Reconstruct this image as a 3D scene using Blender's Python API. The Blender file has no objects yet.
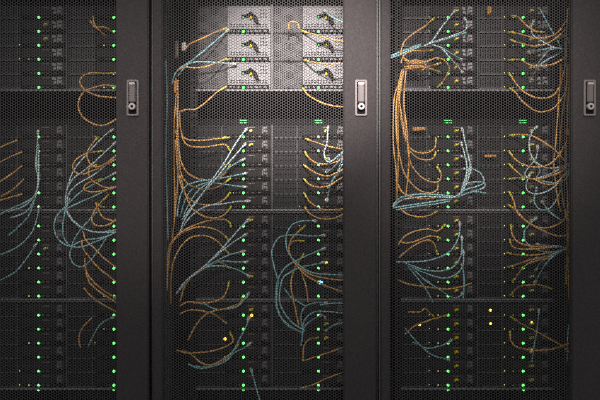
import bpy, bmesh, math, random
from mathutils import Vector
random.seed(7)
scene = bpy.context.scene
C = scene.collection

# ------------------------------------------------------------------ camera
S0 = 2.864e-3          # metres per photo pixel in the plane of the mesh doors
D = 1.80               # camera to door distance
ZC = 1.20              # camera height
cam_d = bpy.data.cameras.new('camera')
cam_d.sensor_width = 36.0
cam_d.lens = 36.0 * D / (600 * S0)
cam = bpy.data.objects.new('camera', cam_d)
cam.location = (0, -D, ZC)
cam.rotation_euler = (math.pi / 2, 0, 0)
C.objects.link(cam)
scene.camera = cam

# ------------------------------------------------------------------ world, lights, exposure
w = bpy.data.worlds.new('aisle_ambient')
scene.world = w
w.use_nodes = True
w.node_tree.nodes['Background'].inputs[0].default_value = (0.96, 1.0, 1.0, 1)
w.node_tree.nodes['Background'].inputs[1].default_value = 0.60

def light(name, typ, loc, target, energy, col, **kw):
    d = bpy.data.lights.new(name, typ)
    d.energy = energy
    d.color = col
    for k, v in kw.items():
        setattr(d, k, v)
    o = bpy.data.objects.new(name, d)
    o.location = loc
    o.rotation_euler = (Vector(target) - Vector(loc)).to_track_quat('-Z', 'Y').to_euler()
    C.objects.link(o)
    return o
# unseen warm spots added to shape a bright centre fading across the racks
def rack_spot(x, target_px, half, energy):
    t = ((target_px[0] - 300) * S0, 0.05, ZC - (target_px[1] - 200) * S0)
    light('added_rack_spot', 'SPOT', (x, -1.75, 2.15), t, energy, (1.0, 0.92, 0.905),
          spot_size=math.radians(2 * half), spot_blend=1.0, shadow_soft_size=0.05)
rack_spot(0.0, (295, 64), 11.5, 540)
rack_spot(0.0, (285, 140), 20, 44)
rack_spot(-0.45, (118, 135), 14, 90)
rack_spot(0.45, (470, 92), 15, 190)
# unseen area light added overhead to lift the tops of the racks
light('added_top_fill', 'AREA', (0, -0.75, 2.75), (0, 0.0, 1.9), 14, (1.0, 0.98, 0.97),
      shape='RECTANGLE', size=4.0, size_y=0.25)
scene.cycles.filter_width = 1.15
scene.cycles.use_denoising = False
scene.view_settings.view_transform = 'Standard'
scene.view_settings.look = 'None'
scene.view_settings.exposure = 0.0
scene.view_settings.gamma = 1.0
scene.view_settings.use_curve_mapping = False

# ------------------------------------------------------------------ materials
MAT = {}
def mat(name, col, rough=0.5, metal=0.0, noise=0.0, scale=200.0, bump=0.0, spec=0.5):
    if name in MAT:
        return MAT[name]
    m = bpy.data.materials.new(name)
    m.use_nodes = True
    nt = m.node_tree
    b = nt.nodes['Principled BSDF']
    b.inputs['Roughness'].default_value = rough
    b.inputs['Metallic'].default_value = metal
    b.inputs['Specular IOR Level'].default_value = spec
    b.inputs['Base Color'].default_value = (*col, 1)
    if noise or bump:
        tc = nt.nodes.new('ShaderNodeTexCoord')
        n = nt.nodes.new('ShaderNodeTexNoise')
        n.inputs['Scale'].default_value = scale
        n.inputs['Detail'].default_value = 4
        nt.links.new(tc.outputs['Object'], n.inputs['Vector'])
        if noise:
            r = nt.nodes.new('ShaderNodeValToRGB')
            r.color_ramp.elements[0].position = 0.3
            r.color_ramp.elements[1].position = 0.7
            r.color_ramp.elements[0].color = (*[c * (1 - noise) for c in col], 1)
            r.color_ramp.elements[1].color = (*[c * (1 + noise) for c in col], 1)
            nt.links.new(n.outputs['Fac'], r.inputs['Fac'])
            nt.links.new(r.outputs['Color'], b.inputs['Base Color'])
        if bump:
            bp = nt.nodes.new('ShaderNodeBump')
            bp.inputs['Strength'].default_value = bump
            bp.inputs['Distance'].default_value = 0.001
            nt.links.new(n.outputs['Fac'], bp.inputs['Height'])
            nt.links.new(bp.outputs['Normal'], b.inputs['Normal'])
    MAT[name] = m
    return m
def emit(name, col, strength):
    m = bpy.data.materials.new(name)
    m.use_nodes = True
    b = m.node_tree.nodes['Principled BSDF']
    b.inputs['Base Color'].default_value = (*col, 1)
    b.inputs['Emission Color'].default_value = (*col, 1)
    b.inputs['Emission Strength'].default_value = strength
    MAT[name] = m
    return m
mat('door_paint', (0.026, 0.0205, 0.0211), 0.85, 0, 0.35, 260, 0.3, 0.35)
mat('mesh_paint', (0.049, 0.044, 0.0448), 0.8, spec=0.2)
mat('rack_paint', (0.012, 0.0115, 0.012), 0.9, 0, 0.15, 60, 0, 0.4)
mat('rack_interior', (0.13, 0.128, 0.128), 0.9, 0, 0.15, 60, 0, 0.3)
mat('highlight_grey', (0.05, 0.05, 0.05), 0.6)
mat('rail_zinc', (0.014, 0.014, 0.014), 0.8)
mat('server_black', (0.026, 0.025, 0.025), 0.9, 0, 0.2, 120, 0, 0.35)
mat('strip_black', (0.006, 0.006, 0.006), 0.9, spec=0.3)
mat('vent_dark', (0.034, 0.032, 0.032), 0.8, spec=0.3)
mat('silver', (0.31, 0.298, 0.302), 0.6, 0.0, 0.08, 90)
mat('vent_grey', (0.105, 0.10, 0.098), 0.5)
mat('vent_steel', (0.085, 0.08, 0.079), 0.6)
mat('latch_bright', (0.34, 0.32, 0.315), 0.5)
mat('lip_silver', (0.27, 0.258, 0.254), 0.5)
mat('latch_silver', (0.18, 0.165, 0.16), 0.5)
mat('divider_grey', (0.13, 0.125, 0.125), 0.4)
mat('latch_black', (0.004, 0.004, 0.004), 0.9, spec=0.15)
mat('grip_brown', (0.035, 0.022, 0.016), 0.8, spec=0.2)
mat('copper_port', (0.17, 0.10, 0.06), 0.45)
mat('tab_yellow', (0.90, 0.80, 0.04), 0.45)
mat('boot_yellow', (0.85, 0.74, 0.08), 0.5)
mat('plug_white', (0.80, 0.82, 0.78), 0.45)
mat('cable_orange', (0.95, 0.50, 0.14), 0.5, 0, 0.1, 40)
mat('cable_teal', (0.36, 0.68, 0.69), 0.5, 0, 0.12, 40)
mat('cable_pale', (0.66, 0.85, 0.86), 0.5, 0, 0.08, 40)
mat('strap_orange', (0.72, 0.33, 0.08), 0.8)
mat('handle_metal', (0.15, 0.125, 0.12), 0.6, 0.1)
mat('handle_lever', (0.085, 0.068, 0.064), 0.6, 0.0)
mat('lock_metal', (0.26, 0.24, 0.235), 0.5, 0.2)
mat('wall_paint', (0.06, 0.06, 0.062), 0.8, 0, 0.1, 20)
mat('floor_tile', (0.12, 0.12, 0.12), 0.6, 0, 0.15, 30)
emit('led_green', (0.16, 1.0, 0.20), 2.6)
emit('led_dim', (0.10, 0.9, 0.2), 0.5)
emit('led_amber', (1.0, 0.62, 0.10), 2.4)
emit('led_pale', (0.85, 0.85, 0.35), 0.7)
emit('led_yellow', (0.9, 0.85, 0.08), 1.0)
emit('led_blue', (0.15, 0.5, 1.0), 5.0)
emit('led_white', (0.7, 1.0, 0.9), 3.0)

# ------------------------------------------------------------------ helpers
def P(px, py, d):
    k = S0 * (D + d) / D
    return Vector(((px - 300) * k, d, ZC - (py - 200) * k))
DE = 0.1915                         # server fronts behind the door mesh
U = S0 * (D + DE) / D              # metres per photo pixel at the server fronts

def boxes_mesh(name, boxes, m):
    v, f = [], []
    for (x0, x1, y0, y1, z0, z1) in boxes:
        n = len(v)
        v += [(x0, y0, z0), (x1, y0, z0), (x1, y1, z0), (x0, y1, z0), (x0, y0, z1), (x1, y0, z1), (x1, y1, z1), (x0, y1, z1)]
        f += [(n, n+3, n+2, n+1), (n+4, n+5, n+6, n+7), (n, n+1, n+5, n+4), (n+1, n+2, n+6, n+5), (n+2, n+3, n+7, n+6), (n+3, n, n+4, n+7)]
    me = bpy.data.meshes.new(name)
    me.from_pydata(v, [], f)
    me.materials.append(MAT[m])
    return me
def bevel_mesh(me, off, seg=2):
    bm = bmesh.new(); bm.from_mesh(me)
    bmesh.ops.bevel(bm, geom=bm.edges[:], offset=off, segments=seg, affect='EDGES', clamp_overlap=True)
    bm.to_mesh(me); bm.free()
    return me
def dome_mesh(name, r, depth, m, n=10, ry=1.0):
    """small lens bulging towards the aisle (-Y)"""
    v, f = [], []
    rings = [(1.0, 0.0), (0.9, -0.45), (0.55, -0.85)]
    for (rr, dd) in rings:
        for i in range(n):
            a = 2 * math.pi * i / n
            v.append((r * rr * math.cos(a), dd * depth, r * ry * rr * math.sin(a)))
    for k in range(len(rings) - 1):
        for i in range(n):
            j = (i + 1) % n
            f.append((k*n+i, k*n+j, (k+1)*n+j, (k+1)*n+i))
    v.append((0, -depth, 0)); c = len(v) - 1
    for i in range(n):
        f.append((2*n+i, 2*n+(i+1) % n, c))
    me = bpy.data.meshes.new(name); me.from_pydata(v, [], f); me.materials.append(MAT[m])
    for p in me.polygons: p.use_smooth = True
    return me
def lathe_y(name, prof, m, n=16):
    v, f = [], []
    for (r, y) in prof:
        for i in range(n):
            a = 2*math.pi*i/n
            v.append((r*math.cos(a), y, r*math.sin(a)))
    for k in range(len(prof)-1):
        for i in range(n):
            j = (i+1) % n
            f.append((k*n+i, k*n+j, (k+1)*n+j, (k+1)*n+i))
    f.append(tuple(range((len(prof)-1)*n, len(prof)*n)))
    me = bpy.data.meshes.new(name); me.from_pydata(v, [], f); me.materials.append(MAT[m])
    return me
def obj(name, me, parent=None, loc=(0, 0, 0)):
    o = bpy.data.objects.new(name, me)
    o.location = loc
    o.parent = parent
    C.objects.link(o)
    return o
def tag(o, label, cat, group=None):
    o['label'] = label; o['category'] = cat
    if group: o['group'] = group
    return o
def thing(name, label, cat, loc, group=None):
    return tag(obj(name, None, None, loc), label, cat, group)
def struct(name, me):
    o = obj(name, me); o['kind'] = 'structure'; return o

RACK_PITCH = 0.648
RACKS = [('left', -1), ('middle', 0), ('right', 1)]
ORD = ['first', 'second', 'third', 'fourth', 'fifth', 'sixth']

# ------------------------------------------------------------------ setting
struct('floor', boxes_mesh('floor', [(-4, 4, -3.2, 1.6, -0.05, 0)], 'floor_tile'))
struct('wall_back', boxes_mesh('wall_back', [(-4, 4, 1.5, 1.6, 0, 2.9)], 'wall_paint'))
XL, XR = -0.4247, 0.2233            # one rack, side to side, in the middle rack
struct('wall_left', boxes_mesh('wall_left', [(-4, XL - RACK_PITCH - 0.002, 0.0, 0.10, 0, 2.9)], 'wall_paint'))
struct('wall_right', boxes_mesh('wall_right', [(XR + RACK_PITCH + 0.002, 4, 0.0, 0.10, 0, 2.9)], 'wall_paint'))

# ------------------------------------------------------------------ racks and doors
S0F = S0 * (D - 0.014) / D                             # metres per pixel at the stile fronts
DX0, DX1 = (152.3 - 300) * S0F, (376.6 - 300) * S0F      # door edges
OX0, OX1 = (162.6 - 300) * S0F, (343.7 - 300) * S0F      # opening
DZ0, DZ1 = 0.09, 2.03
OZ0, OZ1 = 0.17, 1.95

def ring_mesh(name, outer, inner, y0, y1, m, bev):
    (x0, x1, z0, z1), (a0, a1, b0, b1) = outer, inner
    o = [(x0, z0), (x1, z0), (x1, z1), (x0, z1)]
    i = [(a0, b0), (a1, b0), (a1, b1), (a0, b1)]
    bm = bmesh.new()
    def vs(l, y): return [bm.verts.new((x, y, z)) for x, z in l]
    of, inf, ob, inb = vs(o, y0), vs(i, y0), vs(o, y1), vs(i, y1)
    for k in range(4):
        j = (k+1) % 4
        bm.faces.new((of[k], of[j], inf[j], inf[k]))
        bm.faces.new((ob[j], ob[k], inb[k], inb[j]))
        bm.faces.new((of[j], of[k], ob[k], ob[j]))
        bm.faces.new((inf[k], inf[j], inb[j], inb[k]))
    bm.normal_update()
    sharp = [e for e in bm.edges if e.calc_face_angle(0) > 0.5]
    bmesh.ops.bevel(bm, geom=sharp, offset=bev, segments=3, affect='EDGES', clamp_overlap=True)
    me = bpy.data.meshes.new(name); bm.to_mesh(me); bm.free()
    me.materials.append(MAT[m])
    return me

def hex_panel(name, x0, x1, z0, z1, pitch, hole, thick, m):
    """sheet of hexagonal perforations, columns upright, every second column half a pitch lower"""
    s = pitch / math.sqrt(3)
    dx = 1.5 * s
    nx, nz = int((x1 - x0) / dx) + 1, int((z1 - z0) / pitch) + 1
    ox = x0 + (x1 - x0 - (nx - 1) * dx) / 2
    oz = z0 + (z1 - z0 - (nz - 1) * pitch) / 2
    cs = [(math.cos(math.pi / 3 * k), math.sin(math.pi / 3 * k)) for k in range(6)]
    v, f = [], []
    for i in range(nx):
        for j in range(nz):
            cx, cz = ox + i * dx, oz + j * pitch + (pitch / 2 if i % 2 else 0) - pitch / 4
            n = len(v)
            for (c, q) in cs: v.append((cx + s * c, 0, cz + s * q))
            for (c, q) in cs: v.append((cx + s * hole * c, 0, cz + s * hole * q))
            for (c, q) in cs: v.append((cx + s * hole * c, thick, cz + s * hole * q))
            for k in range(6):
                l = (k + 1) % 6
                f.append((n+k, n+l, n+6+l, n+6+k))
                f.append((n+6+k, n+6+l, n+12+l, n+12+k))
    me = bpy.data.meshes.new(name)
    me.from_pydata(v, [], f)
    me.materials.append(MAT[m])
    return me

door_me = ring_mesh('door_frame', (DX0, DX1, DZ0, DZ1), (OX0, OX1, OZ0, OZ1), -0.014, 0.010, 'door_paint', 0.0035)
panel_me = hex_panel('perforated_panel', OX0 - 0.004, OX1 + 0.004, OZ0 - 0.004, OZ1 + 0.004, 0.008, 0.83, 0.0012, 'mesh_paint')
hx, hz = (361.0 - 300) * S0F, ZC - (98 - 200) * S0F
def rounded_ring(name, hw, hh, iw, ih, cz, y0, y1, m):
    return ring_mesh(name, (-hw, hw, -hh, hh), (-iw, iw, cz - ih, cz + ih), y0, y1, m, 0.0012)
hw, hh = 5.8 * S0, 17.8 * S0
bezel_me = ring_mesh('handle_bezel', (-hw, hw, -hh, hh), (-hw + 0.0048, hw - 0.0048, -hh + 0.0048, hh - 0.0048), -0.0205, -0.0130, 'handle_metal', 0.0018)
backing_me = boxes_mesh('handle_backing', [(-hw + 0.004, hw - 0.004, -0.0155, -0.0138, -hh + 0.004, hh - 0.004)], 'latch_black')
lever_me = bevel_mesh(boxes_mesh('handle_lever', [(-0.0088, 0.0088, -0.0235, -0.0150, -0.020, 0.0365)], 'handle_lever'), 0.0025, 3)
lever_tip_me = bevel_mesh(boxes_mesh('lever_tip', [(-0.0085, 0.0085, -0.0262, -0.0225, 0.029, 0.0368)], 'lock_metal'), 0.0012, 2)
lock_me = lathe_y('lock_cylinder', [(0.0098, -0.0150), (0.0098, -0.0265), (0.0085, -0.0280), (0.0040, -0.0280), (0.0036, -0.0262)], 'lock_metal', 20)
keyhole_me = lathe_y('keyhole', [(0.0036, -0.0262), (0.0036, -0.0285), (0.0010, -0.0286)], 'latch_black', 12)
edge_me = boxes_mesh('edge_highlight', [(DX0 - 0.0028, DX0 - 0.0004, -0.0125, 0.008, DZ0, DZ1)], 'highlight_grey')  # pale strip added in place of light caught by the bevelled door edge
side_me = boxes_mesh('side_panel', [(-0.001, 0.001, 0.012, 1.10, 0.02, 2.06)], 'rack_interior')
rear_me = boxes_mesh('rear_panel', [(XL + 0.003, XR - 0.003, 1.10, 1.103, 0.06, 2.04)], 'rack_interior')
top_me = boxes_mesh('top_panel', [(XL + 0.002, XR - 0.002, 0.012, 1.10, 2.055, 2.060)], 'rack_paint')
base_me = boxes_mesh('base_panel', [(XL + 0.002, XR - 0.002, 0.012, 1.10, 0.06, 0.065), (XL + 0.03, XR - 0.03, 0.05, 1.05, 0.0, 0.06)], 'rack_paint')
post_me = boxes_mesh('post', [(-0.010, 0.010, 0.014, 0.017, 0.066, 2.054), (-0.010, -0.0085, 0.017, 0.045, 0.066, 2.054)], 'rack_paint')
rail_b = [(-0.0095, -0.0040, 0, 0.0018, 0.10, 2.02), (0.0055, 0.0095, 0, 0.0018, 0.10, 2.02)]
zz = 0.10
while zz < 2.01:
    rail_b.append((-0.0040, 0.0055, 0, 0.0018, zz, zz + 0.0064)); zz += 0.015875
rail_b.append((-0.0095, -0.0080, 0.0018, 0.04, 0.10, 2.02))
rail_me = boxes_mesh('mounting_rail', rail_b, 'rail_zinc')
EX0, EX1 = (197.2 - 300) * U, (347.2 - 300) * U          # server columns, middle rack

rack_label = {'left': 'black rack with perforated door, cut off by the left edge',
              'middle': 'black rack with perforated door between the two pillars with handles, brightest inside',
              'right': 'black rack with perforated door and dim handle at far right'}
for nm, k in RACKS:
    r = thing('server_rack', rack_label[nm], 'server rack', (k * RACK_PITCH, 0, 0), 'row of racks')
    d = obj('door', door_me, r)
    obj('perforated_panel', panel_me, d)
    for n2, me2, dz in (('handle_bezel', bezel_me, 0), ('handle_backing', backing_me, 0), ('handle_lever', lever_me, 0.0065), ('lever_tip', lever_tip_me, 0.0065)):
        obj(n2, me2, d, (hx, 0, hz + dz))
    if nm == 'right': obj('edge_highlight', edge_me, d)
    obj('lock_cylinder', lock_me, d, (hx, 0, hz - 0.0255)); obj('keyhole', keyhole_me, d, (hx, 0, hz - 0.0255))
    obj('side_panel', side_me, r, (XL + 0.0012, 0, 0)); obj('side_panel', side_me, r, (XR - 0.0012, 0, 0))
    obj('rear_panel', rear_me, r); obj('top_panel', top_me, r); obj('base_panel', base_me, r)
    obj('post', post_me, r, (XL + 0.0125, 0, 0)); q = obj('post', post_me, r, (XR - 0.0125, 0, 0)); q.scale.x = -1
    for x in (EX0 - 0.0105, EX1 + 0.0105):
        obj('mounting_rail', rail_me, r, (x, DE + 0.001, 0))
        obj('mounting_rail', rail_me, r, (x, 0.72, 0))

# ------------------------------------------------------------------ chassis (four in each rack) and servers
CH_TOP = [5.6, 125.0, 214.2, 303.2]          # photo rows of the chassis tops; each is 84 high
CHN = ['top', 'second', 'third', 'bottom']
H = 84
def bx(x0, x1, y0, y1, d0, d1):
    """box in server pixels: x right, y down from the thing's top left, d metres into the rack"""
    return (x0*U, x1*U, d0, d1, -y1*U, -y0*U)
cheek_me = boxes_mesh('side_cheek', [bx(-0.55, -0.1, 0, H, -0.001, 0.42)], 'rack_paint')
lip_me = boxes_mesh('bottom_lip', [bx(-1.0, 151.0, H + 0.25, H + 1.75, -0.008, 0.012)], 'lip_silver')
lip2_me = boxes_mesh('lower_lip', [bx(-1.0, 151.0, H + 2.75, H + 3.5, -0.006, 0.012)], 'latch_silver')
shelf_me = boxes_mesh('shelf', [bx(-0.5, 150.5, H + 0.3, H + 1.0, 0.013, 0.42)], 'rack_paint')
topp_me = boxes_mesh('top_cover', [bx(-0.5, 150.5, -0.75, -0.2, 0.0, 0.42)], 'rack_paint')
div_me = boxes_mesh('divider', [bx(74.55, 75.45, 0, H, -0.010, 0.10)], 'divider_grey')
div_s_me = boxes_mesh('divider_silver', [bx(74.45, 75.45, 0, H, -0.012, 0.10)], 'lip_silver')
bar_me = boxes_mesh('light_bar', [bx(-3.6, 3.6, -0.45, 0.45, -0.003, 0.0)], 'led_dim')
lens_me = dome_mesh('lens', 1.15*U, 0.003, 'led_green', 10, 0.8)

# parts of a thin server, pixel layout measured from its own top left corner (75 x 14)
body_me = boxes_mesh('body', [bx(0.3, 74.3, 0.3, 13.7, 0.004, 0.40)], 'server_black')
vb = [bx(2, 29, 1.2, 1.9, -0.002, 0.004), bx(2, 29, 6.2, 6.8, -0.002, 0.004), bx(2, 29, 11.4, 12.1, -0.002, 0.004)]
vb += [bx(2 + i*2.45, 2.8 + i*2.45, 1.2, 12.1, -0.001, 0.004) for i in range(11)]
vent_me = boxes_mesh('vent_grille', vb, 'vent_dark')
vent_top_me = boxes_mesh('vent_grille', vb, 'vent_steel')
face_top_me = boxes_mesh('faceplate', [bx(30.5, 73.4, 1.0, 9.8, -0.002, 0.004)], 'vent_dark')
face_me = bevel_mesh(boxes_mesh('faceplate', [bx(30.5, 73.4, 1.0, 9.8, -0.002, 0.004)], 'server_black'), 0.0008, 1)
strip_me = boxes_mesh('light_strip', [bx(30.5, 73.4, 10.2, 13.4, -0.001, 0.004)], 'strip_black')
led_me = dome_mesh('status_led', 1.32*U, 0.0035, 'led_green', 12, 1.05)
pale_me = dome_mesh('activity_led', 0.62*U, 0.002, 'led_pale', 8)
green_small_me = dome_mesh('activity_led', 0.9*U, 0.002, 'led_dim', 8)
amber_me = dome_mesh('fault_led', 1.5*U, 0.004, 'led_amber', 12)
yellow_me = dome_mesh('activity_led', 1.5*U, 0.003, 'led_yellow', 10)
blue_me = dome_mesh('locator_led', 2.2*U, 0.004, 'led_blue', 12, 0.8)
port_me = boxes_mesh('network_port', [bx(50.5, 57.5, 2.0, 3.3, -0.005, -0.002)], 'copper_port')
vframe_me = boxes_mesh('vent_frame', [bx(1.5, 29.6, 12.6, 13.3, -0.003, 0.004), bx(24.5, 25.3, 1.0, 12.6, -0.003, 0.004)], 'divider_grey')
fport_me = boxes_mesh('fibre_port', [bx(28.6, 29.4, 9.8, 13.0, -0.006, 0.004), bx(33.4, 34.0, 9.8, 13.0, -0.006, 0.004), bx(29.4, 33.4, 9.8, 10.4, -0.006, 0.004)], 'vent_dark')
tab_me = bevel_mesh(boxes_mesh('release_tab', [bx(52.6, 56.2, 4.6, 6.6, -0.012, -0.002), bx(52.0, 53.4, 5.6, 7.6, -0.012, -0.002)], 'tab_yellow'), 0.0008, 1)
latch_b = [bx(65.5, 70.0, 1.6, 4.0, -0.006, -0.002), bx(66.5, 70.3, 5.0, 7.6, -0.007, -0.002), bx(65.0, 66.3, 4.0, 8.8, -0.005, -0.002), bx(69.2, 70.4, 8.2, 9.6, -0.006, -0.002)]
latch_me = boxes_mesh('latch', latch_b, 'latch_silver')
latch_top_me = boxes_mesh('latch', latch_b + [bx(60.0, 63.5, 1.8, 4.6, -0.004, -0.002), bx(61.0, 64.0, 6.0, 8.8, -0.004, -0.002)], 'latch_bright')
chip_me = boxes_mesh('strip_contacts', [bx(38.5, 40, 11, 12.2, -0.003, -0.001), bx(41.6, 43.0, 10.8, 12.4, -0.003, -0.001), bx(50, 51.4, 11, 12.3, -0.003, -0.001), bx(54, 57, 11.2, 12.2, -0.003, -0.001), bx(61, 64, 11.2, 12.0, -0.003, -0.001)], 'copper_port')

# parts of a thick silver server (75 x 28)
sbody_me = boxes_mesh('body', [bx(0.3, 74.3, 0.3, 27.6, 0.005, 0.40)], 'server_black')
sv = hex_panel('vent_grille', 2.2*U, 29.0*U, -26.6*U, -1.6*U, 2.35*U, 0.62, 0.002, 'vent_grey')
sface_b = [bx(31.4, 72.2, 1.6, 22.2, -0.001, 0.005)]
sface_me = bevel_mesh(boxes_mesh('faceplate', sface_b, 'silver'), 0.001, 1)
srim_me = boxes_mesh('faceplate_rim', [bx(30.6, 31.8, 0.8, 23.4, -0.004, 0.005), bx(72.0, 73.4, 0.8, 27.4, -0.004, 0.005), bx(31.8, 72.0, 0.8, 1.5, -0.004, 0.005), bx(31.8, 72.0, 22.3, 23.4, -0.004, 0.005)], 'silver')
sl_b = []
for row in range(2):
    for i in range(13):
        sl_b.append(bx(33.2 + i*2.9, 35.0 + i*2.9, 18.6 + row*1.9, 19.6 + row*1.9, -0.0022, -0.0008))
for row in range(3):
    for i in range(3):
        sl_b.append(bx(63.0 + i*2.6, 64.4 + i*2.6, 4.2 + row*3.4, 5.6 + row*3.4, -0.0022, -0.0008))
sslot_me = boxes_mesh('vent_slots', sl_b, 'vent_dark')
def prism(name, pts, d0, d1, m):
    n = len(pts)
    v = [(x*U, d0, -y*U) for x, y in pts] + [(x*U, d1, -y*U) for x, y in pts]
    f = [tuple(range(n))] + [tuple(range(2*n-1, n-1, -1))] + [(i, n+i, n+(i+1) % n, (i+1) % n) for i in range(n)]
    me = bpy.data.meshes.new(name); me.from_pydata(v, [], f); me.materials.append(MAT[m]); return me
slatch_me = prism('latch_lever', [(44.5, 10.2), (50.5, 9.2), (53.6, 6.4), (57.6, 9.6), (60.2, 12.4), (62.4, 18.8), (59.6, 19.6), (55.8, 13.4), (53.2, 11.4), (48, 12.4), (44.5, 12.0)], -0.010, -0.001, 'latch_black')
slever_me = prism('latch_grip', [(57.0, 11.6), (59.6, 13.2), (61.6, 18.2), (60.0, 18.8), (57.6, 14.2)], -0.013, -0.010, 'grip_brown')
sknob_me = dome_mesh('latch_button', 1.35*U, 0.005, 'tab_yellow', 10, 1.2)
sstrip_me = boxes_mesh('light_strip', [bx(30.8, 71.8, 23.8, 27.4, -0.001, 0.005)], 'strip_black')
schip_me = boxes_mesh('strip_contacts', [bx(x, x + wd, 24.6, 26.6, -0.003, -0.001) for x, wd in ((32.5, 2), (36.2, 1.4), (40.6, 1.8), (50.4, 1.4), (53.2, 2.0), (57.5, 3.2), (62.2, 2.0), (66.6, 3.0))], 'latch_silver')

def part(n, me, p, x=0, y=0, d=0):
    return obj(n, me, p, (x*U, d, -y*U))

special = {}     # (rack, chassis, col, row) -> extra lamp
special[('middle', 3, 0, 0)] = [('fault_led', amber_me, 54.6, 12.0, -0.003)]
special[('middle', 2, 1, 4)] = [('locator_led', blue_me, 48.2, 12.0, -0.007)]
special[('middle', 3, 0, 2)] = [('fault_led', amber_me, 28.0, 7.5, -0.003)]
special[('right', 3, 0, 1)] = [('fault_led', amber_me, 17.6, 7.2, -0.003)]
special[('right', 3, 1, 0)] = [('fault_led', amber_me, 13.4, 7.0, -0.003)]
special[('right', 3, 1, 1)] = [('fault_led', amber_me, 13.4, 6.0, -0.003), ('activity_led', yellow_me, 53.4, 4.4, -0.013)]
special[('right', 3, 1, 3)] = [('activity_led', yellow_me, 53.4, 4.0, -0.013)]
special[('middle', 1, 0, 0)] = [('activity_led', yellow_me, 54.0, 6.0, -0.013)]
special[('middle', 1, 1, 3)] = [('activity_led', yellow_me, 54.0, 5.0, -0.013)]
special[('middle', 1, 1, 5)] = [('activity_led', yellow_me, 54.0, 5.0, -0.013)]
special[('middle', 2, 1, 3)] = [('activity_led', yellow_me, 54.0, 6.0, -0.013)]
for nm, k in RACKS:
    for c in range(4):
        top = P(197.2, CH_TOP[c], DE)
        base = (EX0 + k*RACK_PITCH, DE, top.z)
        silver = c == 0 and nm == 'middle'
        e = thing('server_chassis', f'{CHN[c]} chassis of {"silver" if c == 0 and nm == "middle" else "thin black"} servers with pale bottom lip in the {nm} rack', 'chassis', base, 'chassis in the racks')
        obj('side_cheek', cheek_me, e); q = obj('side_cheek', cheek_me, e, (150.65*U, 0, 0))
        obj('bottom_lip', lip_me, e)
        if c in (1, 2): obj('lower_lip', lip2_me, e)
        obj('shelf', shelf_me, e); obj('top_cover', topp_me, e)
        obj('divider', div_s_me if silver else div_me, e)
        for x in (46.3, 121.3):
            if c == 1 and nm != 'left':
                part('light_bar', bar_me, e, x, -4.6, 0.002); part('light_bar', bar_me, e, x, -2.2, 0.0)
            if c == 3:
                part('lens', lens_me, e, x, H + 2.6, -0.003)
        if c == 1:
            obj('lamp_rail', boxes_mesh('lamp_rail', [bx(-0.5, 150.5, -6.0, -1.0, 0.003, 0.008)], 'strip_black'), e)
        if c == 3:
            obj('lamp_rail', boxes_mesh('lamp_rail', [bx(-0.5, 150.5, H + 1.8, H + 4.2, -0.002, 0.008)], 'strip_black'), e)
        for col in range(2):
            cn = ('left', 'right')[col]
            if silver:
                for row in range(3):
                    s = thing('silver_server', f'{ORD[row]} thick silver server from the top, {cn} column, top chassis of {nm} rack', 'server',
                              (base[0] + col*75*U, DE, top.z - row*28*U), 'thick silver servers')
                    obj('body', sbody_me, s); obj('vent_grille', sv, s); obj('faceplate', sface_me, s); obj('faceplate_rim', srim_me, s)
                    obj('vent_slots', sslot_me, s)['kind'] = 'stuff'; obj('latch_lever', slatch_me, s); obj('latch_grip', slever_me, s)
                    part('latch_button', sknob_me, s, 54.0, 13.0, -0.010); obj('light_strip', sstrip_me, s); obj('strip_contacts', schip_me, s)['kind'] = 'stuff'
                    part('status_led', led_me, s, 46.3, 26.0, -0.001)
                    part('activity_led', green_small_me, s, 46.3, 12.4, -0.010)
            else:
                for row in range(6):
                    s = thing('thin_server', f'thin black server, {ORD[row]} row of {cn} column, {CHN[c]} chassis of {nm} rack', 'server',
                              (base[0] + col*75*U, DE, top.z - row*14*U), 'thin black servers')
                    obj('body', body_me, s); obj('vent_grille', vent_top_me if c == 0 else vent_me, s); obj('vent_frame', vframe_me, s); obj('faceplate', face_top_me if c == 0 else face_me, s); obj('light_strip', strip_me, s)
                    part('status_led', led_me, s, 46.3, 11.9, -0.001)
                    obj('network_port', port_me, s); obj('fibre_port', fport_me, s); obj('latch', latch_top_me if c == 0 else latch_me, s)
                    if random.random() < {'right': 0.95, 'middle': 0.35, 'left': 0.08}[nm]: obj('release_tab', tab_me, s)
                    obj('strip_contacts', chip_me, s)['kind'] = 'stuff'
                    if nm == 'right' or random.random() < 0.12: part('activity_led', pale_me, s, 36.4, 11.8, -0.001)
                    if nm == 'right' or random.random() < 0.12: part('activity_led', pale_me, s, 27.4, 11.4, -0.002)
                    for sp in special.get((nm, c, col, row), []): part(sp[0], sp[1], s, sp[2], sp[3], sp[4])

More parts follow.
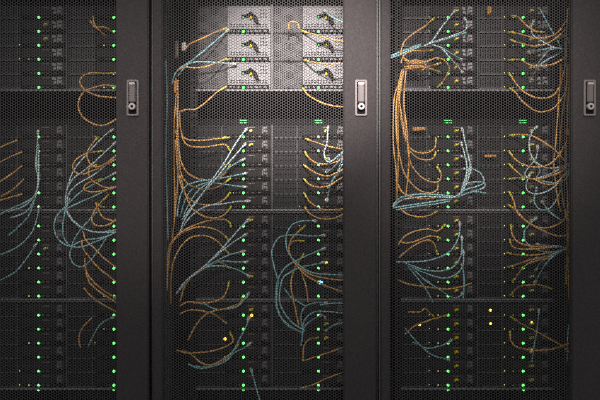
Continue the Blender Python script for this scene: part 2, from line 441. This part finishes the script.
# ------------------------------------------------------------------ cables
def catmull(pts, n):
    out = []
    for i in range(len(pts) - 1):
        p0 = pts[max(i-1, 0)]; p1 = pts[i]; p2 = pts[i+1]; p3 = pts[min(i+2, len(pts)-1)]
        for s in range(n):
            t = s / n
            out.append(0.5*((2*p1) + (p2 - p0)*t + (2*p0 - 5*p1 + 4*p2 - p3)*t*t + (3*p1 - p0 - 3*p2 + p3)*t**3))
    out.append(pts[-1].copy())
    return out
def tube(name, path, r, m, sides=7, taper=None):
    v, f = [], []
    up = Vector((0.13, -0.9, 0.41)).normalized()
    for i, p in enumerate(path):
        t = (path[min(i+1, len(path)-1)] - path[max(i-1, 0)]).normalized()
        a = t.cross(up)
        if a.length < 1e-3: a = t.cross(Vector((1, 0, 0)))
        a.normalize(); b = t.cross(a).normalized(); up = a.cross(t).normalized()
        rr = r if taper is None else r * taper[i]
        for s in range(sides):
            q = 2*math.pi*s/sides
            v.append(p + (a*math.cos(q) + b*math.sin(q))*rr)
    for i in range(len(path)-1):
        for s in range(sides):
            n = (s+1) % sides
            f.append((i*sides+s, i*sides+n, (i+1)*sides+n, (i+1)*sides+s))
    f.append(tuple(range(sides-1, -1, -1))); f.append(tuple(range((len(path)-1)*sides, len(path)*sides)))
    me = bpy.data.meshes.new(name); me.from_pydata([tuple(x) for x in v], [], f); me.materials.append(MAT[m])
    for p in me.polygons: p.use_smooth = True
    return me
used = {}
def cable(kind, pts, label=None, depth=None, plug=True, r=None):
    """kind o / t / p = orange, teal, pale; pts 'x,y x,y' as traced; first point is the plugged end"""
    pp = [tuple(map(float, q.split(','))) for q in pts.split()]
    seg = [0.0]
    for a, b in zip(pp, pp[1:]): seg.append(seg[-1] + math.hypot(b[0]-a[0], b[1]-a[1]))
    L = seg[-1]
    jit = random.uniform(-0.022, 0.022)
    if depth is None: depth = (0.1785 if plug else 0.12, 0.105 + jit, 0.115 + jit)
    P3 = []
    for q, s in zip(pp, seg):
        t = s / L
        if t < 0.45: d = depth[0] + (depth[1]-depth[0]) * (t/0.45)
        else: d = depth[1] + (depth[2]-depth[1]) * ((t-0.45)/0.55)
        P3.append(P(q[0], q[1], d))
    mname = {'o': 'cable_orange', 't': 'cable_teal', 'p': 'cable_pale'}[kind]
    cname = {'o': 'orange', 't': 'teal', 'p': 'pale'}[kind]
    rr = r or {'o': 0.0024, 't': 0.0023, 'p': 0.0023}[kind]
    path = catmull(P3, 7)
    o0 = path[0].copy()
    x0, y0 = pp[0]
    if label is None:
        rk = 'left' if x0 < 146 else ('middle' if x0 < 385 else 'right')
        kx = {'left': -204.5, 'middle': 0, 'right': 204.5}[rk]
        u = x0 - 197.2 - kx
        col = 'left' if u < 72 else 'right'
        c = max([i for i in range(4) if y0 >= CH_TOP[i] - 6] + [0])
        row = int(max(0, min(5, (y0 - CH_TOP[c] + (2.0 if kind != 'o' else 0)) / 14)))
        dx, dy = pp[-1][0] - x0, pp[-1][1] - y0
        mx = max(q[1] for q in pp) - max(y0, pp[-1][1]); mn = min(y0, pp[-1][1]) - min(q[1] for q in pp)
        verb = 'sagging' if mx > 4 and mx >= mn else ('arching' if mn > 4 else ('dropping' if abs(dy) > 1.3*abs(dx) else 'running'))
        way = 'left' if dx < 0 else 'right'
        cn = CHN[c]
        label = f'{cname} cable {verb} {way} from {ORD[row]} row of {cn} chassis, {col} column, {rk} rack'
    used[label] = used.get(label, 0) + 1
    me = tube('cable', [p - o0 for p in path], rr, mname)
    o = obj('patch_cable' if kind != 'o' else 'fibre_cable', me, None, o0)
    tag(o, label, 'cable', {'o': 'orange cables', 't': 'teal cables', 'p': 'pale cables'}[kind])
    if plug:
        t = (path[0] - path[2]).normalized()
        b = (path[0] - path[1]).normalized()
        if kind == 'o':
            back = [path[0] - path[0]]; i = 1; tot = 0.0
            while i < len(path) - 1 and tot < 0.017:
                tot += (path[i] - path[i-1]).length; back.append(path[i] - o0); i += 1
            back.reverse()
            q = back + [Vector((0, 0.003, 0)), Vector((0, 0.0075, 0))]
            obj('boot', tube('boot', q, 0.0038, 'boot_yellow', 8, [0.8] + [0.9] * (len(q) - 3) + [1.0, 1.0]), o)
        else:
            q = [Vector((0, 0, 0)) - t*0.017, Vector((0, 0, 0)) - t*0.006, Vector((0, 0.0085, 0))]
            obj('plug', tube('plug', q, 0.0056, 'plug_white', 4, [0.65, 1.0, 1.0]), o)
    return o

# ---- middle rack, top chassis
for it in [
    ('o', '227,28 216,32 203,38 190,44 184,50'),
    ('t', '229,29 212,44 195,58 177,71 172,84'),
    ('t', '236,64 215,62.5 196,62 186,66 178,76'),
    ('o', '229,59 222,60.5 208,66 195,68 185,67 177,71'),
    ('o', '226,87 216,93 206,102 196,109 187,109.5 178,112'),
    ('o', '302,31 316,35 330,39 352,43'),
    ('o', '304,60 318,63 332,64 352,62'),
    ('o', '303,88 308,95 320,102 334,106 352,107.5'),
    ('t', '324,10 332,17 346,24 354,32'),
    ('o', '289,28.5 289,23 294,21.5 298,24 299.5,29', 'small orange loop in front of grey vent, top chassis of middle rack', None, False),
    # second chassis, left column
    ('o', '229,137.3 215,139 200,140.5 186,139 181,132 179.5,112'),
    ('o', '230,151 227,146 222,144.5 205,147 190,146 183,139 178.5,116'),
    ('o', '230,165 226,172 218,178 208,180 196,178 186,171 180,157 178,132 177,108'),
    ('o', '230,178.5 226,182 215,188 203,189 190,185 182,176 179,160 176,130'),
    ('o', '230,193 222,201 210,205 194,202 183,190 178,170 175.5,140'),
    ('o', '231,207 225,214 216,218 203,216 192,208 186,196 180,175'),
    ('p', '247,128 236,143 224,163 212,180 200,197 185,219 180,232'),
    ('p', '246,143 238,152 226,166 213,182 197,200 182,220'),
    ('t', '245,158.5 236,163 226,170 214,180 195,187 186,198 180,217'),
    ('t', '247,173 237,175 222,178 208,180 196,182 186,186 180,197 177,217'),
    ('t', '247,187 236,186 222,184 210,183 199,190 190,202 183,217'),
    ('p', '250,201 238,201.5 222,204 207,206 196,212 186,222 180,233'),
    # third chassis, left column
    ('o', '231,227 229,222 224,219.5 212,220 195,225 180,233 171,243 168,254 167,290'),
    ('o', '228,240 224,235 214,229 200,227 188,230 176,238 170,249 168.5,270'),
    ('o', '229,254 223,247 214,239 203,235.5 190,238 180,248 173,263 171,280 171,304'),
    ('o', '229,268 222,263 214,263 203,269 191,278 184,288 180,302'),
    ('p', '249,219 240,228 228,242 215,256 200,270 186,281 176,294'),
    ('p', '247,234 240,238 228,246 214,258 199,271 184,283 177,293'),
    ('t', '245,251 232,254 220,259 206,267 194,274 181,289'),
    ('t', '248,262 235,262 222,261 211,264 198,271 182,286'),
    ('t', '250,277 240,271 228,267 216,266 204,268 190,277 179,291'),
    ('o', '229,282 227,290 222,298 212,302 200,303 188,302 180,306'),
    ('o', '242,298 240,303 228,308 214,311 205,315 196,325 188,340'),
    ('t', '249,293 244,300 236,307 222,309.5 212,308 204,304 194,303'),
    # bottom chassis, left column
    ('o', '226,323 222,320 213,314 203,311 190,310 180,314'),
    ('o', '230,333 233,341 225,347 212,351 200,352.5 187,353 176,350'),
    ('o', '238,345 232,352 222,360 210,365 200,362 193,356 182,350'),
    ('t', '249,317 246,327 240,338 235,348 228,357 218,364 205,367 194,366'),
    ('t', '251,343 244,348 234,353 226,361 214,366 200,368.5 188,364'),
    ('t', '251,369 254,380 258,394 262,410'),
    # second chassis, right column
    ('o', '306,139 315,142 327,146 352,151'),
    ('o', '305,152 309,158 317,163 327,164 338,161 350,154'),
    ('o', '304,165 309,169 318,174 328,176 338,172 350,166'),
    ('o', '304,179 309,184 317,187 328,186 338,180 350,173'),
    ('o', '304,193 309,201 317,207 327,210 350,208'),
    ('o', '305,207 309,213 318,218 330,219 340,216 350,210'),
    ('p', '328,126 327,143 324,153 328,162 337,157 350,143'),
    ('t', '328,158 332,161 340,155 350,146'),
    ('p', '327,172 333,168 340,160 350,149'),
    ('t', '328,188 335,178 341,163 350,150'),
    ('t', '327,202 331,184 340,168 350,153'),
    # third chassis, right column
    ('t', '317,221 302,221 291,226 286,238 288,252 296,262 306,270 320,274 350,275'),
    ('t', '326,235 312,236 295,235 280,237 273,247 272,256 275,270 278,281 277,292 277,306 284,321 302,333'),
    ('t', '326,248 315,252 300,259 287,266 279,277 276,290 276,305 281,318 290,327 303,333'),
    ('t', '325,262 312,265 301,267 291,272 283,278 280,290 280,303 285,314 294,324 305,331'),
    ('o', '305,226 298,232 291,240 289,250 293,260 300,268 312,275 330,279 350,281'),
    ('o', '304,241 294,241 289,247 291,257 298,267 307,276 320,283 334,289 350,294'),
    ('o', '304,254 300,260 294,270 291,284 293,298 296,312 299,326'),
    ('o', '304,267 302,274 306,286 308,302'),
    # bottom chassis, right column
    ('t', '328,303 314,303 304,308 301,318 303,333'),
    ('t', '322,315 312,320 304,328 301,346'),
    ('t', '326,319 318,311.5 308,316 303,325 302,342'),
    ('o', '318,338 310,339 304,346 303,362'),
    ('t', '326,331 334,325 350,321'),
    # right rack, top chassis
    ('o', '434,18 425,26 413,34 404,42 400,56'),
    ('p', '455,10 449,18 441,28 432,41 424,46'),
    ('p', '464,18 467,23 465,30 452,36 440,40 428,44'),
    ('o', '433,50 424,51 412,51 404,55 401,63'),
    ('o', '438,87 444,80 449,70 446,62 437,58 425,62 412,62 402,57'),
    ('o', '440,72 428,68 415,66 404,67', 'lower orange cable entering the knot, fifth row of top chassis, right rack'),
    ('o', '441,63 428,66 415,64 404,60', 'upper orange cable entering the knot, fourth row of top chassis, right rack'),
    ('p', '463,73 458,67 450,58 441,48 430,44'),
    ('t', '462,60 450,53 440,47 428,45'),
    # second chassis left column
    ('o', '436,138 435,147 429,152 420,153 411,149 405,138 402,118 399,95 403,72'),
    ('o', '436,152 433,158 427,160 418,158 409,150 404,135 400,110 400,90 404,70'),
    ('o', '437,167 441,174 439,181 431,182 420,176 411,164 408,150 407,130 404,105 405,78'),
    ('o', '438,182 437,190 428,193 416,188 405,175 400,158 397,140 396,110 399,85 403,73'),
    ('o', '437,197 425,199 412,197 402,192 396,180'),
    ('p', '462,128 464,137 468,155 470,165 466,180 460,196 450,197'),
    ('p', '461,142 465,156 467,170 463,185 459,195 448,198'),
    ('p', '461,156 468,160 471,168 467,182 461,194'),
    ('t', '462,169 472,169 481,174 484,182 478,186 465,190 456,196'),
    ('p', '463,184 475,182 484,183 483,188 470,192 458,197'),
    # third chassis left column
    ('o', '437,211 430,215 420,217 407,214 400,208'),
    ('o', '445,225 437,231 428,229 416,231 405,236 398,245'),
    ('o', '440,238 430,236 419,240 408,243 399,242'),
    ('o', '437,254 434,244 428,240 417,244 405,252 399,258'),
    ('t', '460,222 459,235 453,248 442,256 425,261 404,262 396,262'),
    ('t', '462,236 461,255 453,267 440,271 425,270 413,266 404,262'),
    ('t', '463,250 463,265 455,275 442,278 425,273 412,267 403,261'),
    ('t', '464,292 455,298 440,290 425,280 412,268 404,262'),
    ('o', '472,283 460,287 448,289 435,288 420,286 408,284 398,280', 'orange cable running nearly level above bottom lip of third chassis, right rack', None, False),
    ('t', '462,264 464,280 463,300'),
    # bottom chassis left column
    ('o', '447,315 430,320 419,324 413,327 405,334', 'orange cable rising past amber glow, top of bottom chassis, left column, right rack'),
    ('t', '452,340 440,346 425,348 415,340 405,328'),
    ('t', '450,360 432,355 421,346 412,342'),
    ('o', '434,317 425,309 420,312 408,312', 'dim hooked orange cable above amber glow in bottom chassis of right rack'),
    # right rack right column, top chassis
    ('o', '512,16 518,17 525,24 535,31 545,32'),
    ('o', '509,32 520,34 535,38 548,37 558,32 567,20'),
    ('o', '511,40 520,43 533,46 546,44 556,38 566,29'),
    ('o', '509,60 520,60 530,65 543,66 556,63 567,56'),
    ('o', '509,73 515,82 524,92 538,98 552,96 560,86 563,75 566,63'),
    ('o', '510,88 516,93 522,101 532,109 541,112 552,109 560,101 566,90 567,68'),
    ('p', '534,20 531,28 534,36 543,42 553,47 562,49'),
    ('t', '528,52 540,50 552,48 563,49'),
    ('p', '535,68 543,57 550,50 562,48'),
    ('t', '540,66 550,59 563,51'),
    ('t', '536,46 548,43 558,38 566,36 569,44'),
    ('p', '531,80 535,72 541,64 552,57'),
    # second chassis
    ('o', '510,135.5 520,134.5 532,136 545,143 556,151 566,162'),
    ('o', '509,151 514,158 522,164 533,167 545,166 556,159 566,143'),
    ('o', '509,164 515,170 524,177 537,179 550,176 562,171 567,165'),
    ('o', '509,179 520,178 533,179 545,184 556,183 565,174'),
    ('o', '509,192 513,199 517,212 525,220 534,226 545,228 557,225 565,218 571,208'),
    ('o', '509,205 516,210 524,219 534,226 546,232 558,236 571,235'),
    ('p', '538,126 532,132 529,143 531,155 537,163 548,168 560,167 570,163'),
    ('p', '538,145 536,158 529,167 525,174 531,179 545,176 558,170 569,164'),
    ('t', '534,160 540,170 537,178 547,182 560,182 568,176 569,165'),
    ('p', '530,174 526,185 528,191 536,194 548,191 558,183 568,171'),
    ('t', '537,187 534,200 538,208 545,210 553,205 561,190'),
    ('t', '542,201 548,210 556,217 564,222'),
    # third chassis
    ('o', '511,225 512,234 518,242 530,246 545,247 558,247'),
    ('o', '510,239 512,246 520,249 535,249 552,247'),
    ('o', '508,253 520,255 535,255 554,252'),
    ('o', '509,267 518,264 530,260 550,256'),
    ('o', '513,281 523,268 532,262 550,258'),
    ('o', '511,295 518,287 530,285 540,285 552,289'),
    ('t', '537,217 528,226 524,233 526,242 538,250 552,252 568,248'),
    ('t', '537,244 545,246 556,246 568,248'),
    ('t', '536,258 542,257 555,253 568,248'),
    ('t', '535,283 545,265 555,255 568,248'),
    ('t', '536,271 540,263 553,255 568,248'),
    # bottom chassis
    ('o', '511,317 522,324 535,331 548,338 562,346 572,355'),
    ('o', '510,331 511,341 517,347 530,350 545,350 560,347 573,341'),
    ('t', '539,309 537,330 534,346 532,362'),
    # left rack
    ('o', '106,36 98,29 94,23 93,16', 'short orange cable hooking up left at top of left rack', None, False),
    ('o', '119,38 110,30 103,27 95,27 90,20'),
    ('o', '117,73 105,73.5 92,73 83,76 80,82 84,89 95,95 106,97 122,98'),
    ('o', '117,87 106,85 96,87 85,91 79,100 79,110 85,119 97,125 108,124 122,115'),
    ('o', '98,137 90,147 87,155 90,163 97,167 108,162 121,151'),
    ('o', '103,151 88,153 78,158 73,165 75,172 83,174 92,171 105,165 121,157', 'orange cable making the widest loop in second chassis of left rack'),
    ('o', '96,165 89,169 90,178 98,184 108,188 122,187'),
    ('o', '102,179 88,183 84,189 92,192 106,190 122,185'),
    ('o', '108,195 97,207 92,217 94,224 103,226 113,222 122,212'),
    ('o', '101,207 96,202 98,208 104,218 121,222'),
    ('o', '83,231 86,240 95,249 105,259 120,270', 'uppermost of the orange cables slanting down right, third chassis of left rack', None, False),
    ('o', '82,240 83,248 90,258 100,269 118,283', 'second of the orange cables slanting down right, third chassis of left rack', None, False),
    ('o', '85,258 86,270 92,280 103,290 120,300', 'third of the orange cables slanting down right, third chassis of left rack', None, False),
    ('o', '86,272 90,283 100,292 112,300 122,307', 'fourth of the orange cables slanting down right, third chassis of left rack', None, False),
    ('o', '84,288 92,297 104,305 121,314', 'lowest of the orange cables slanting down right, third chassis of left rack', None, False),
    ('p', '113,129 102,138 88,153 74,170 67,190 66,205 72,219 85,229 100,232 121,229'),
    ('p', '116,142 103,154 90,166 73,179 66,192'),
    ('p', '114,158 95,174 78,184 69,194 66,208'),
    ('t', '117,172 100,181 82,191 72,200 60,212'),
    ('t', '114,187 92,197 72,206 59,213 54,225 57,237 66,245 80,247 95,242 121,230'),
    ('p', '66,196 66,206 69,216 79,226 95,232 121,232', 'pale cable curving under second chassis lip into third chassis, left rack', None, False),
    ('t', '70,198 65,212 63,226 64,238 70,246', 'short teal cable dropping across second chassis lip, left rack', None, False),
    ('t', '110,229 105,240 95,255 84,266 75,265 70,256 73,246 85,240 100,238 121,231', 'teal cable making a hanging loop in third chassis of left rack', None, False),
    ('t', '97,212 82,228 74,240 71,250', 'short teal cable slanting down left below second chassis lip, left rack', None, False),
    ('o', '92,318 83,327 79,338 81,348', 'dim orange cable curving down in bottom chassis of left rack', None, False),
    ('t', '115,317 105,321 97,329 88,347'),
    ('p', '38,130 37,150 36,165 38,180 35,195 24,206 6,212'),
    ('p', '38,145 39,165 38,185 34,200 26,212 10,218'),
    ('t', '36,160 39,178 35,198 27,218 8,236'),
    ('t', '39,175 37,190 31,199 15,207 -4,216'),
    ('t', '39,208 36,222 30,235 16,248 -4,256'),
    ('t', '36,244 27,258 15,272 -4,282'),
    ('o', '22,152 10,157 -6,166', 'second orange cable from the top at far left edge, left rack', None, False),
    ('o', '22,166 10,175 -6,186', 'third orange cable from the top at far left edge, left rack', None, False),
    ('o', '24,179 12,190 -6,200', 'fourth orange cable from the top at far left edge, left rack', None, False),
    ('o', '22,194 12,197 -6,202', 'lowest orange cable at far left edge, left rack', None, False),
    ('o', '17,140 8,144 -6,150', 'topmost dim orange cable at far left edge, left rack', None, False),
]:
    cable(*it)

# ---- upright cable bundles and ties
def strand(kind, pts, label, r=None):
    r = r or 0.0021
    cable(kind, pts, label, (0.125, 0.12 + random.uniform(-0.015, 0.015), 0.125), False, r)
strand('o', '176,78 176,98 174,125 174,165 175,200 174,222', 'orange cable hanging upright at left side of middle rack, leftmost strand')
strand('o', '178,80 178,105 177,140 178,172 176,205 172,240', 'orange cable hanging upright at left side of middle rack, inner strand')
strand('t', '166,60 167,100 166,150 167,200 168,240', 'teal cable hanging straight beside the left pillar of middle rack')
strand('o', '402,70 398,85 394,100 393,140 396,170 397,198', 'orange cable hanging upright below the knot, leftmost strand, right rack')
strand('o', '404,70 401,88 398,110 398,160 397,200', 'orange cable hanging upright below the knot, second strand, right rack')
strand('o', '406,70 404,95 405,130 409,150 408,175 406,194', 'orange cable hanging upright below the knot, third strand, right rack')
strand('o', '561,64 560,85 558,110 556,140 554,165 557,195 561,212', 'inner orange cable hanging upright beside the right pillar of right rack')
strand('o', '567,64 567,85 563,110 560,140 560,170 563,200 567,225 566,285', 'long orange cable hanging upright beside the right pillar of right rack')
strand('o', '569,64 569,85 568,104 567,130 566,160 568,210 568,260 569,300', 'outer orange cable hanging upright beside the right pillar of right rack')
strand('o', '568,8 567,25 566,45 566,62', 'short orange cable at top right corner of right rack')
strand('t', '540,9 548,24 556,38 563,50', 'teal cable slanting down at top right of right rack')
strand('t', '571,310 568,335 567,362', 'dim teal cable hanging at bottom right of right rack')
strand('t', '391,56 400,52 411,48 421,44.5', 'upper teal cable of thick bundle at top left of right rack', 0.0032)
strand('t', '391,58 400,54.5 411,50 420,46.5', 'lower teal cable of thick bundle at top left of right rack', 0.0032)
strand('t', '430,43 440,40.5 452,37 466,32.5', 'thick teal cable crossing green lights at top of right rack', 0.0034)
strand('t', '453,196 440,195 425,194 412,195 400,198 393,205', 'upper teal cable of bundle lying across second chassis of right rack', 0.0028)
strand('p', '453,197.5 440,197 425,196.5 412,198 402,200 392,207', 'pale cable of bundle lying across second chassis of right rack', 0.0024)
strand('t', '452,199 440,200.5 425,203 410,205 393,208', 'middle teal cable of bundle lying across second chassis of right rack', 0.0026)
strand('t', '450,201 435,204 415,206.5 396,210', 'lowest teal cable of bundle lying across second chassis of right rack')
strand('t', '486,193 472,192 458,197', 'teal cable stub at right end of bundle across right rack')
strand('t', '433,302 425,288 415,275 405,263', 'lowest teal cable of fan at third chassis left side, right rack')
strand('o', '408,65 413,60.5 421,61 426,66 421,70.5 412,70 408,65.5 413,62 420,63', 'orange cable coiled in a knot at left of right rack')
strand('o', '404,58 410,66 418,69 425,65 418,61 409,68 402,70', 'second orange cable wound through the knot at left of right rack')
strand('t', '284,288 291,297 300,303 307,307', 'short teal cable crossing lip of third chassis, middle rack')
strand('t', '350,304 336,303 320,305', 'teal cable along lip above bottom chassis, right column, middle rack')
strand('t', '350,314 332,312 318,311', 'teal cable under lip of bottom chassis running behind pillar, middle rack')
strand('o', '350,345 330,352 315,357 302,361', 'dim orange cable slanting across bottom chassis, right column, middle rack')
strand('o', '350,370 330,377 312,385 300,388', 'lowest dim orange cable across bottom chassis, right column, middle rack')

def tie(px, py, d, wpx, hpx, label, m='strap_orange', name='cable_tie'):
    """hook and loop strap: a flattened ring with a tail"""
    c = P(px, py, d); k = S0*(D+d)/D
    n = 14; v = []; f = []
    for i in range(n):
        a = 2*math.pi*i/n
        for (q, z) in ((1.0, 0.5), (1.0, -0.5), (0.8, -0.5), (0.8, 0.5)):
            v.append((wpx*k*0.5*q*math.cos(a), 0.008*q*math.sin(a), hpx*k*z))
    for i in range(n):
        j = (i+1) % n
        for s in range(4):
            t = (s+1) % 4
            f.append((i*4+s, i*4+t, j*4+t, j*4+s))
    me = bpy.data.meshes.new(name); me.from_pydata(v, [], f); me.materials.append(MAT[m])
    o = obj(name, me, None, c)
    tail = bevel_mesh(boxes_mesh('tail', [(wpx*k*0.15, wpx*k*0.62, -0.0105, -0.0082, -hpx*k*0.38, hpx*k*0.38)], m), 0.0005, 1)
    obj('tail', tail, o)
    return tag(o, label, 'cable tie', 'cable ties')
tie(418, 129, 0.172, 11, 3.4, 'flat orange cable tie above second chassis of right rack, left half')
tie(489, 156, 0.174, 10, 2.2, 'thin orange cable tie in centre of second chassis, right rack')
tie(488.5, 11, 0.172, 3.0, 8, 'short orange cable tie at top centre of right rack')
tie(568, 132, 0.12, 4.5, 6, 'orange cable tie on bundle beside right pillar of right rack')
tie(176, 87, 0.125, 4.4, 12, 'tall orange cable tie on bundle at left of middle rack')
tie(417, 66, 0.125, 9, 8, 'wide orange cable tie wrapped on knot at left of right rack')
tie(184, 47, 0.15, 4.5, 8, 'pale cable tie at top left of middle rack', 'plug_white')
tie(176.5, 50, 0.15, 4.0, 17, 'tall brown cable tie at top left of middle rack', 'copper_port')
print('DUPLICATE LABELS', [(k, n) for k, n in used.items() if n > 1])
print('LONG', [k for k in used if len(k.replace(',', ' ').split()) > 16])
